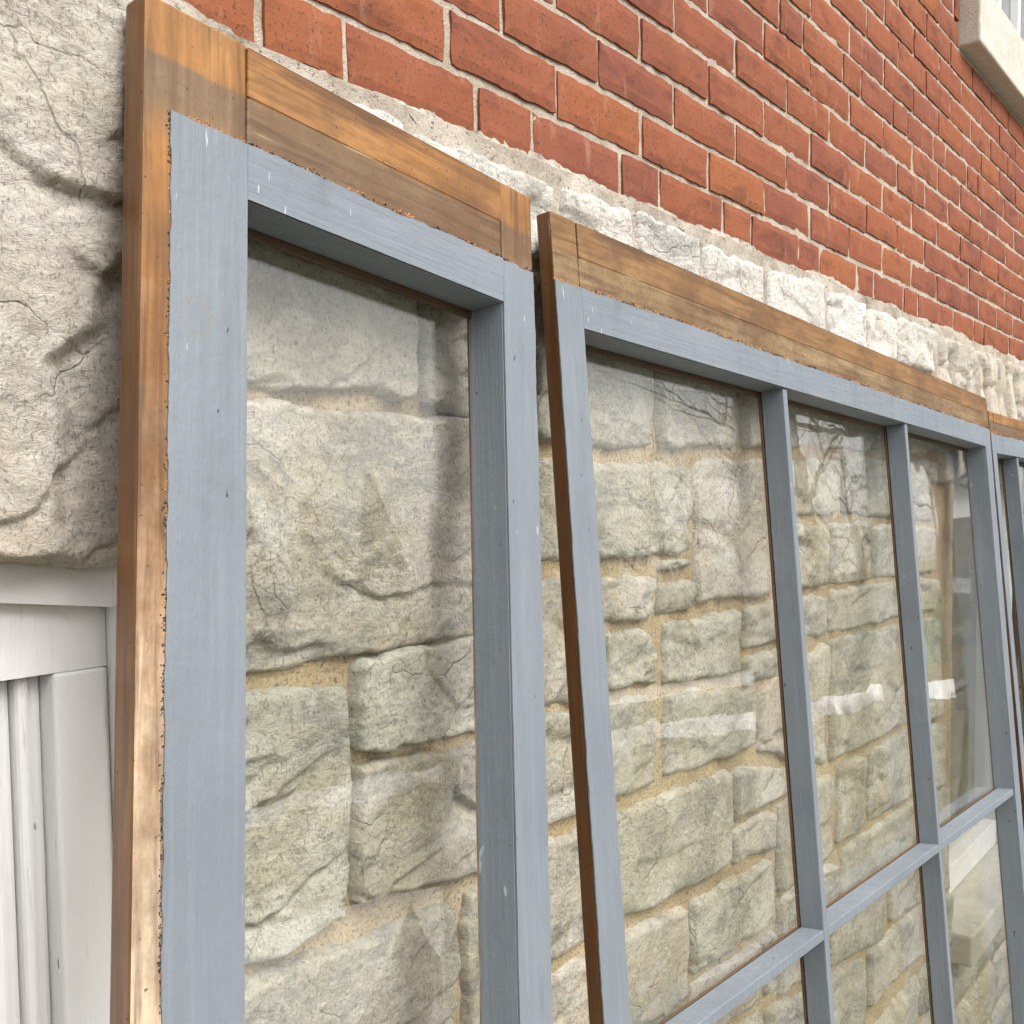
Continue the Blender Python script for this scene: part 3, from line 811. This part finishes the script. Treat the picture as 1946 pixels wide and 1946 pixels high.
# big protruding rock-faced stone at the left, broken back on its right side
def big_extra(X, Z):
    edge = -0.486 + 0.060 * np.clip((Z - 1.71) / 0.08, -0.3, 1.0) + 0.014 * fbm(Z * 16, X * 3, 0, 71, 3)
    m = np.clip((edge - X) / 0.020, 0, 1)
    return -0.013 * m - 0.004 * m * fbm(X * 13, Z * 10, 0, 73, 4)
rock((-0.556, 1.985, -0.385, 1.975, -0.388, 1.530, -0.580, 1.545), 1501, 0.018, 0.0030, M['stone_cream'], y_edge=-0.034, extra=big_extra, ramp_w=0.010, scoop=0.45, ledge=0.7)
rock((-0.90, 1.98, -0.58, 1.985, -0.598, 1.555, -0.90, 1.57), 1502, 0.05, 0.012, M['stone_warm'])
rock((-1.30, 1.98, -0.92, 1.98, -0.92, 1.575, -1.30, 1.555), 1503, 0.05, 0.014, M['stone_warm'])

# upright voussoirs over the right-hand basement window
vx = 1.83
for i in range(11):
    wv = 0.085 + 0.05 * (((i * 37) % 10) / 10)
    rock((vx, 1.972, vx + wv, 1.972, vx + wv, 1.60 + 0.02 * math.sin(i), vx, 1.60), 1600 + i * 5, 0.030, 0.008, M['stone_warm'], y_edge=-0.016, ramp_w=0.014)
    vx += wv + 0.012

# generic coursed stone where the view never gets close: right end, left end and near the ground
def courses(x0, x1, z0, z1, seed, hmin=.13, hmax=.2):
    rg = random.Random(seed); z = z1
    while z > z0 + 0.05:
        h = min(rg.uniform(hmin, hmax), z - z0); x = x0
        while x < x1 - 0.05:
            wl = min(rg.uniform(.22, .5), x1 - x)
            if x1 - x - wl < 0.1: wl = x1 - x
            rock((x + .008, z - .008, x + wl - .008, z - .008, x + wl - .008, z - h + .008, x + .008, z - h + .008), rg.randint(1, 10 ** 6), 0.028, 0.022)
            x += wl
        z -= h
courses(vx, 5.2, -0.35, 1.98, 1)
courses(-2.6, -1.32, -0.2, 1.98, 2)
courses(-0.385, 0.48, -0.2, 0.90, 3)
courses(0.49, 1.98, -0.25, 0.40, 4)
courses(0.49, 0.78, 0.41, 0.69, 5)
courses(1.98, vx, -0.3, 0.34, 6)
courses(-1.32, -0.40, -0.15, 0.34, 7)
for (x0, x1, z0, z1, res, sd) in ((-0.60, 0.62, 0.85, 1.545, 0.0075, 1), (-0.60, 1.99, 1.545, 1.862, 0.008, 2), (-0.60, 1.99, 1.862, 1.992, 0.008, 12), (0.62, 1.99, 0.35, 1.545, 0.010, 3), (-0.39, 0.62, -0.3, 0.85, 0.03, 4), (0.62, 1.99, -0.3, 0.35, 0.03, 5), (1.99, 5.2, 1.60, 1.99, 0.016, 6), (1.99, 5.2, -0.4, 0.34, 0.04, 7), (3.02, 5.2, 0.34, 1.60, 0.04, 8), (-2.6, -0.60, 1.545, 1.99, 0.03, 9), (-2.6, -1.30, -0.2, 1.545, 0.04, 10), (-1.30, -0.39, -0.2, 0.34, 0.04, 11)):
    if z0 == 0.85: x0 = -0.392
    mortar_sheet('mortar', x0, x1, z0, z1, res, -0.0240, 0.0016, M['wash'] if z1 > 1.9 and sd != 2 else M['omortar'], stone_wall, 40 + sd, 0)

# weathered mortar wash bedding the bricks on the stone
xs = np.arange(-0.75, 3.4, 0.0055); ts = np.linspace(0, 1, 12)
X, T = np.meshgrid(xs, ts, indexing='ij')
lo = 0.030 + 0.014 * fbm(X * 9, 0 * X, 0, 5, 4) + 0.006 * fbm(X * 60, 0 * X, 0, 6, 2)
hi = 0.006 + 0.007 * fbm(X * 11, 0 * X, 3, 8, 4)
Z = BZ + hi - T * (hi + lo)
Y = 0.001 - 0.008 * T ** 0.6 - 0.019 * T ** 1.5 + 0.0045 * fbm(X * 38, T * 3, 0, 9, 4) * np.sin(np.pi * np.clip(T, .1, .95)) + 0.003 * fbm(X * 110, T * 8, 0, 12, 2)
Y = np.where(T > 0.99, 0.0, Y)
mk('mortar_wash', np.stack([X.ravel(), Y.ravel(), Z.ravel()], 1), grid_faces(len(xs), len(ts)), M['wash'], stone_wall, True)

# ------------------------------------------------------------------ basement windows set in the stone
lw = empty('basement_window', (-0.42, 0.03, 0.35))
tag(lw, 'white painted fluted wooden window frame under the big left stone', 'window frame')
def lbox(name, x0, x1, y0, y1, z0, z1, parent=lw, bev=0.003):
    fx = lambda x: -0.924 + (x + 0.924) * 0.963
    fz = lambda z: 1.588 + (z - 1.588) * 0.963
    return box(name, fx(x0) + .42, fx(x1) + .42, y0 - .06, y1 - .06, (z0 if z0 < .5 else fz(z0)) - .35, fz(z1) - .35, M['white'], parent, bev)
lbox('brick_mould', -0.426, -0.395, 0.012, 0.10, 0.36, 1.499)
lbox('jamb', -0.4755, -0.427, 0.028, 0.10, 0.36, 1.4455)
def arched(name, x0, x1, zl0, zr0, zl1, zr1, y0, y1, mat):
    v = [(x0, y0, zl0), (x1, y0, zr0), (x1, y0, zr1), (x0, y0, zl1), (x0, y1, zl0), (x1, y1, zr0), (x1, y1, zr1), (x0, y1, zl1)]
    v = [(-0.924 + (a + 0.924) * 0.963 + .42, b - .06, 1.588 + (c - 1.588) * 0.963 - .35) for a, b, c in v]
    f = [(0, 1, 2, 3), (4, 7, 6, 5), (0, 4, 5, 1), (3, 2, 6, 7), (0, 3, 7, 4), (1, 5, 6, 2)]
    o = mk(name, v, f, mat, lw)
    return o
arched('head', -0.90, -0.427, 1.446, 1.446, 1.560, 1.496, 0.030, 0.10, M['white'])
arched('head_trim', -0.90, -0.394, 1.5565, 1.4925, 1.600, 1.535, 0.016, 0.10, M['white'])
for k, (xa, xb, ya) in enumerate(((-0.4885, -0.4765, 0.047), (-0.5005, -0.4895, 0.040), (-0.513, -0.5015, 0.049), (-0.530, -0.514, 0.041), (-0.56, -0.531, 0.050))):
    lbox('flute', xa, xb, ya, 0.10, 0.36, 1.4455, bev=0.0045)
lbox('panel', -0.90, -0.561, 0.045, 0.10, 0.36, 1.4455)
box('dark_backing', -1.30 + .42, -0.36 + .42, 0.075, 0.12, -0.05, 1.66 - .35, M['dark'], lw)  # added near-black box, shuts out the bright outside behind the frame
box('sill', -0.92 + .42, -0.385 + .42, -0.07, 0.10, -0.04, 0.008, M['sill'], lw, 0.006)

rw = empty('basement_window', (2.0, 0.06, 0.34))
tag(rw, 'white framed basement window seen through the far right panes', 'window')
box('frame_stile', 0.0, 0.07, -0.02, 0.06, 0.06, 1.26, M['white'], rw, 0.004)
box('frame_stile', 0.80, 0.94, -0.03, 0.06, 0.06, 1.26, M['white'], rw, 0.004)
box('frame_rail', 0.07, 0.80, -0.02, 0.06, 1.16, 1.26, M['white'], rw, 0.004)
box('frame_rail', 0.07, 0.80, -0.02, 0.06, 0.06, 0.14, M['white'], rw, 0.004)
box('glass_pane', 0.07, 0.80, 0.02, 0.024, 0.14, 1.16, M['glass'], rw)
box('unlit_room_sheet', 0.07, 0.80, 0.05, 0.06, 0.14, 1.16, M['dark'], rw)  # near-black sheet, its colour standing in for the unlit room behind the glass
box('stone_sill', -0.02, 1.0, -0.15, 0.06, -0.03, 0.058, M['sill'], rw, 0.008)

# ------------------------------------------------------------------ the leaning storm windows
def sash_root(name, O, D, U, N):
    r = empty(name)
    r.matrix_world = Matrix(((D[0], N[0], U[0], O[0]), (D[1], N[1], U[1], O[1]), (D[2], N[2], U[2], O[2]), (0, 0, 0, 1)))
    return r

def coat(name, parent, a0, a1, b0, b1, rag, seed, th=0.0013, y0=0.0, step=0.0022, mat=None):
    """front paint film, thickness th; rag = raggedness of (left, right, bottom, top) edges"""
    na = max(5, min(60, int((a1 - a0) / 0.006))) if (rag[2] == 0 and rag[3] == 0) else max(6, int((a1 - a0) / step / 1.3))
    nb = max(5, min(60, int((b1 - b0) / 0.006))) if (rag[0] == 0 and rag[1] == 0) else max(6, int((b1 - b0) / step / 1.3))
    s, t = np.meshgrid(np.linspace(0, 1, na), np.linspace(0, 1, nb), indexing='ij')
    A, Bq = a0 + (a1 - a0) * s, b0 + (b1 - b0) * t
    def rg_(x, k): return fbm(x * 95, 0 * x, k * 5.5, seed + k, 4) + 1.6 * np.clip(vn(x * 30, 0 * x, k * 2.2, seed + 20 + k), -1, 0.2)
    wl = np.clip(1 - s * (a1 - a0) / 0.02, 0, 1); wr = np.clip(1 - (1 - s) * (a1 - a0) / 0.02, 0, 1)
    wb = np.clip(1 - t * (b1 - b0) / 0.02, 0, 1); wt = np.clip(1 - (1 - t) * (b1 - b0) / 0.02, 0, 1)
    A2 = A + rag[0] * rg_(Bq, 0) * wl + rag[1] * rg_(Bq, 1) * wr
    B2 = Bq + rag[2] * rg_(A, 2) * wb + rag[3] * rg_(A, 3) * wt
    Y = y0 - th + 0.00018 * fbm(A * 60, Bq * 25, 0, seed + 9, 3)
    v = np.stack([A2.ravel(), Y.ravel(), B2.ravel()], 1)
    f = grid_faces(na, nb)
    ring = np.array([i * nb for i in range(na)] + [(na - 1) * nb + j for j in range(1, nb)] + [i * nb + nb - 1 for i in range(na - 2, -1, -1)] + [j for j in range(nb - 2, 0, -1)])
    back = v[ring].copy(); back[:, 1] = y0 + 0.0003
    k0 = len(v); m = len(ring)
    v = np.concatenate([v, back])
    f2 = np.stack([np.roll(ring, -1), ring, k0 + np.arange(m), k0 + np.roll(np.arange(m), -1)], 1)
    return mk(name, v, np.concatenate([f, f2]), mat or M['paint'], parent)

def crumbs(name, parent, line, n, spread, size, mat, seed, y=-0.0005):
    rg = random.Random(seed); v, f = [], []
    (a0, b0), (a1, b1) = line
    L = math.hypot(a1 - a0, b1 - b0)
    for i in range(n):
        t = rg.random()
        # crumbs gather in runs
        if float(vn(np.array(t * L * 45.0), np.array(0.0), 0, seed)) < -0.05 and rg.random() < 0.8: continue
        c = Vector((a0 + (a1 - a0) * t + rg.gauss(0, spread), y, b0 + (b1 - b0) * t + rg.gauss(0, spread)))
        s = size * rg.uniform(.4, 1.3); k = len(v); e = rg.uniform(.6, 1.3); an = rg.uniform(0, 3.14) + (math.pi / 2 if abs(b1 - b0) > abs(a1 - a0) else 0)
        ux, uz = math.cos(an), math.sin(an)
        for (p, q) in ((-e, -.5), (e * .8, -.6), (e, .5), (-e * .7, .6)):
            v.append((c.x + s * (p * ux - q * uz), c.y + 0.0004, c.z + s * (p * uz + q * ux)))
        v.append((c.x, c.y - s * 0.7, c.z))
        f += [(k, k + 1, k + 4), (k + 1, k + 2, k + 4), (k + 2, k + 3, k + 4), (k + 3, k, k + 4)]
    if v:
        o = mk(name, v, f, mat, parent); o['kind'] = 'stuff'

def reveal(parent, a0, a1, y0, y1, b0, b1):
    box('paint_coat', a0, a1, y0, y1, b0, b1, M['paint'], parent, 0.0006, 1)

def sash(root, A, B, bars, mcols, lip, wood, side, seed, left_bare=0.0, zr=0.0845, inset=0.024):
    """A: outer left, inner left (0), inner right, outer right; B: top, paint line, inner top (0), inner bottom, bottom"""
    al, ai, ar, ao = A
    bt, bp, b0, bb, bo = B
    G = 0.041                      # front face to glass rebate
    TH = 0.0492
    g = 0.0003
    rail_m, stile_m = wood
    def member(name, x0, x1, z0, z1, mats, lo, hi):
        bm = bmesh.new()
        # front lip, then a shallower back part where the edge is rebated
        bm_box(bm, x0, x1, 0, lip, z0, z1, 0.0028, 2)
        bm_box(bm, x0 + lo, x1 - hi, lip - 0.002, TH, z0 + 0.004, z1 - 0.004)
        o = bm_obj(name, bm, mats, root)
        for p in o.data.polygons:
            n = p.normal
            c = p.center
            if n.x < -0.80 and c.x < x0 + 0.004 and len(mats) > 1: p.material_index = 1
        return o
    # left stile
    o = member('stile', al, ai - g, bo, bt, [stile_m, side], inset, 0.0)
    coat('paint_coat', o, al + left_bare, ai, bo, bp, (0.0007 if left_bare else 0.0004, 0, 0, 0.0009), seed, mat=M['paint_ring'] if left_bare else None)
    reveal(o, ai + 0.0002, ai + 0.0011, 0.0005, G + 0.005, bb, b0 - 0.001)
    if left_bare:
        crumbs('paint_residue', o, ((al + left_bare - 0.001, bo), (al + left_bare - 0.001, bp)), 1500, 0.0009, 0.0009, M['residue_dark'], seed + 1)
        crumbs('primer_flakes', o, ((al + left_bare, bo), (al + left_bare, bp)), 380, 0.0005, 0.0010, M['residue_orange'], seed + 2)
    crumbs('paint_residue', o, ((al + left_bare, bp), (ai, bp)), 110, 0.0012, 0.0016, M['residue_orange'], seed + 3)
    # right stile
    o = member('stile', ar + g, ao, bo, bt, [stile_m], 0.0, 0.010)
    coat('paint_coat', o, ar, ao - 0.0006, bo, bp, (0, 0.0006, 0, 0.0014), seed + 4)
    reveal(o, ar - 0.0011, ar - 0.0002, 0.0005, G + 0.005, bb, b0 - 0.001)
    crumbs('paint_residue', o, ((ar, bp), (ao, bp)), 70, 0.0012, 0.0015, M['residue_dark'], seed + 5)
    # top rail, its upper strip a touch proud of the dirty lower strip
    o = member('rail', ai + g, ar - g, b0, bt - 0.0006, [rail_m], 0.0, 0.0)
    box('rail_bead', ai + g, ar - g, -0.0006, 0.001, zr, bt - 0.002, rail_m, o, 0.0012, 1)
    coat('paint_coat', o, ai + g, ar - g, b0, bp, (0, 0, 0, 0.0010), seed + 6, mat=M['paint_x'])
    reveal(o, ai + 0.0012, ar - 0.0012, 0.0005, G, b0 - 0.0011, b0 - 0.0002)
    n = int((ar - ai) * 900)
    crumbs('paint_residue', o, ((ai, bp + .001), (ar, bp + .001)), n, 0.0012, 0.0015, M['residue_orange'], seed + 7)
    crumbs('paint_residue', o, ((ai, bp + .001), (ar, bp + .001)), int(n * .8), 0.0012, 0.0014, M['residue_dark'], seed + 8)
    # bottom rail
    o = member('rail', ai + g, ar - g, bo, bb, [rail_m], 0.0, 0.0)
    coat('paint_coat', o, ai + g, ar - g, bo, bb, (0, 0, 0, 0), seed + 9)
    # glazing stops behind the rebate
    box('glazing_stop', ai, ar, G + 0.0006, G + 0.005, b0 - 0.009, b0 + 0.002, M['wood_dark'], root, 0.001, 1)
    # muntins
    xs = [ai] + [c for m in mcols for c in m] + [ar]
    zs = [b0] + [c for m in bars for c in m] + [bb]
    for (m0, m1) in mcols:
        o = box('muntin', m0, m1, 0.002, G - 0.001, bb, b0 - 0.0012, M['paint'], root, 0.0015, 2)
        box('glazing_stop', m0 - 0.0006, m1 + 0.0006, G + 0.0006, G + 0.005, bb, b0 - 0.0075, M['wood_dark'], root, 0.001, 1)
    for (z1, z0) in bars:
        for i in range(0, len(xs), 2):
            box('muntin', xs[i] + 0.0012, xs[i + 1] - 0.0004, 0.0024, G - 0.001, z0, z1, M['paint'], root, 0.0015, 2)
            box('glazing_stop', xs[i] + 0.0035, xs[i + 1] - 0.0035, G + 0.0006, G + 0.005, z0 - .0006, z1 + .0006, M['wood_dark'], root, 0.001, 1)
    for i in range(0, len(xs), 2):
        for j in range(0, len(zs), 2):
            box('glass_pane', xs[i] - 0.004, xs[i + 1] + 0.004, G + 0.0054, G + 0.0078, zs[j + 1] - .004, zs[j] + .003, M['glass'], root)
    return root

r1 = sash_root('storm_window', (-0.3816, -0.1141, 1.8209), (0.9927, -0.0264, -0.11772), (0.11987, 0.10482, 0.98724), (0.01372, 0.99414, -0.10722))
sash(r1, (-0.091, 0.0, 0.3184, 0.3705), (0.1286, 0.0451, 0.0, -1.78, -1.90), [], [], 0.0265, (M['wood_rail'], M['wood_stile']), M['wood_side'], 11, left_bare=0.0229)
tag(r1, 'nearest narrow storm window with one tall pane and bare wood left edge', 'storm window', 'storm windows leaning on the wall')
r2 = sash_root('storm_window', (0.1148, -0.1007, 1.7796), (0.99874, -0.0111, -0.04885), (0.04973, 0.1025, 0.99349), (0.00602, 0.99467, -0.10293))
sash(r2, (-0.052, 0.0, 1.7942, 1.846), (0.1278, 0.0479, 0.0, -1.745, -1.865), [(-0.854, -0.8695)], [(0.569, 0.5854), (1.172, 1.1882)], 0.0205, (M['wood_rail2'], M['wood_rail2']), M['wood_side2'], 40, left_bare=0.0, zr=0.084, inset=0.045)
tag(r2, 'wide blue-grey storm window divided into six panes, in the middle', 'storm window', 'storm windows leaning on the wall')
r3 = sash_root('storm_window', (2.06, -0.112, 1.6785), (0.9997, -0.011, -0.020), (0.021, 0.1025, 0.9945), (-0.009, 0.9946, -0.1027))
sash(r3, (-0.042, 0.0, 1.55, 1.60), (0.110, 0.050, 0.0, -1.70, -1.85), [(-0.85, -0.866)], [(0.245, 0.262), (0.75, 0.767)], 0.022, (M['wood_rail'], M['wood_rail']), M['wood_side'], 70, left_bare=0.0, zr=0.080, inset=0.036)
tag(r3, 'farthest storm window, only its left corner showing at the right edge', 'storm window', 'storm windows leaning on the wall')
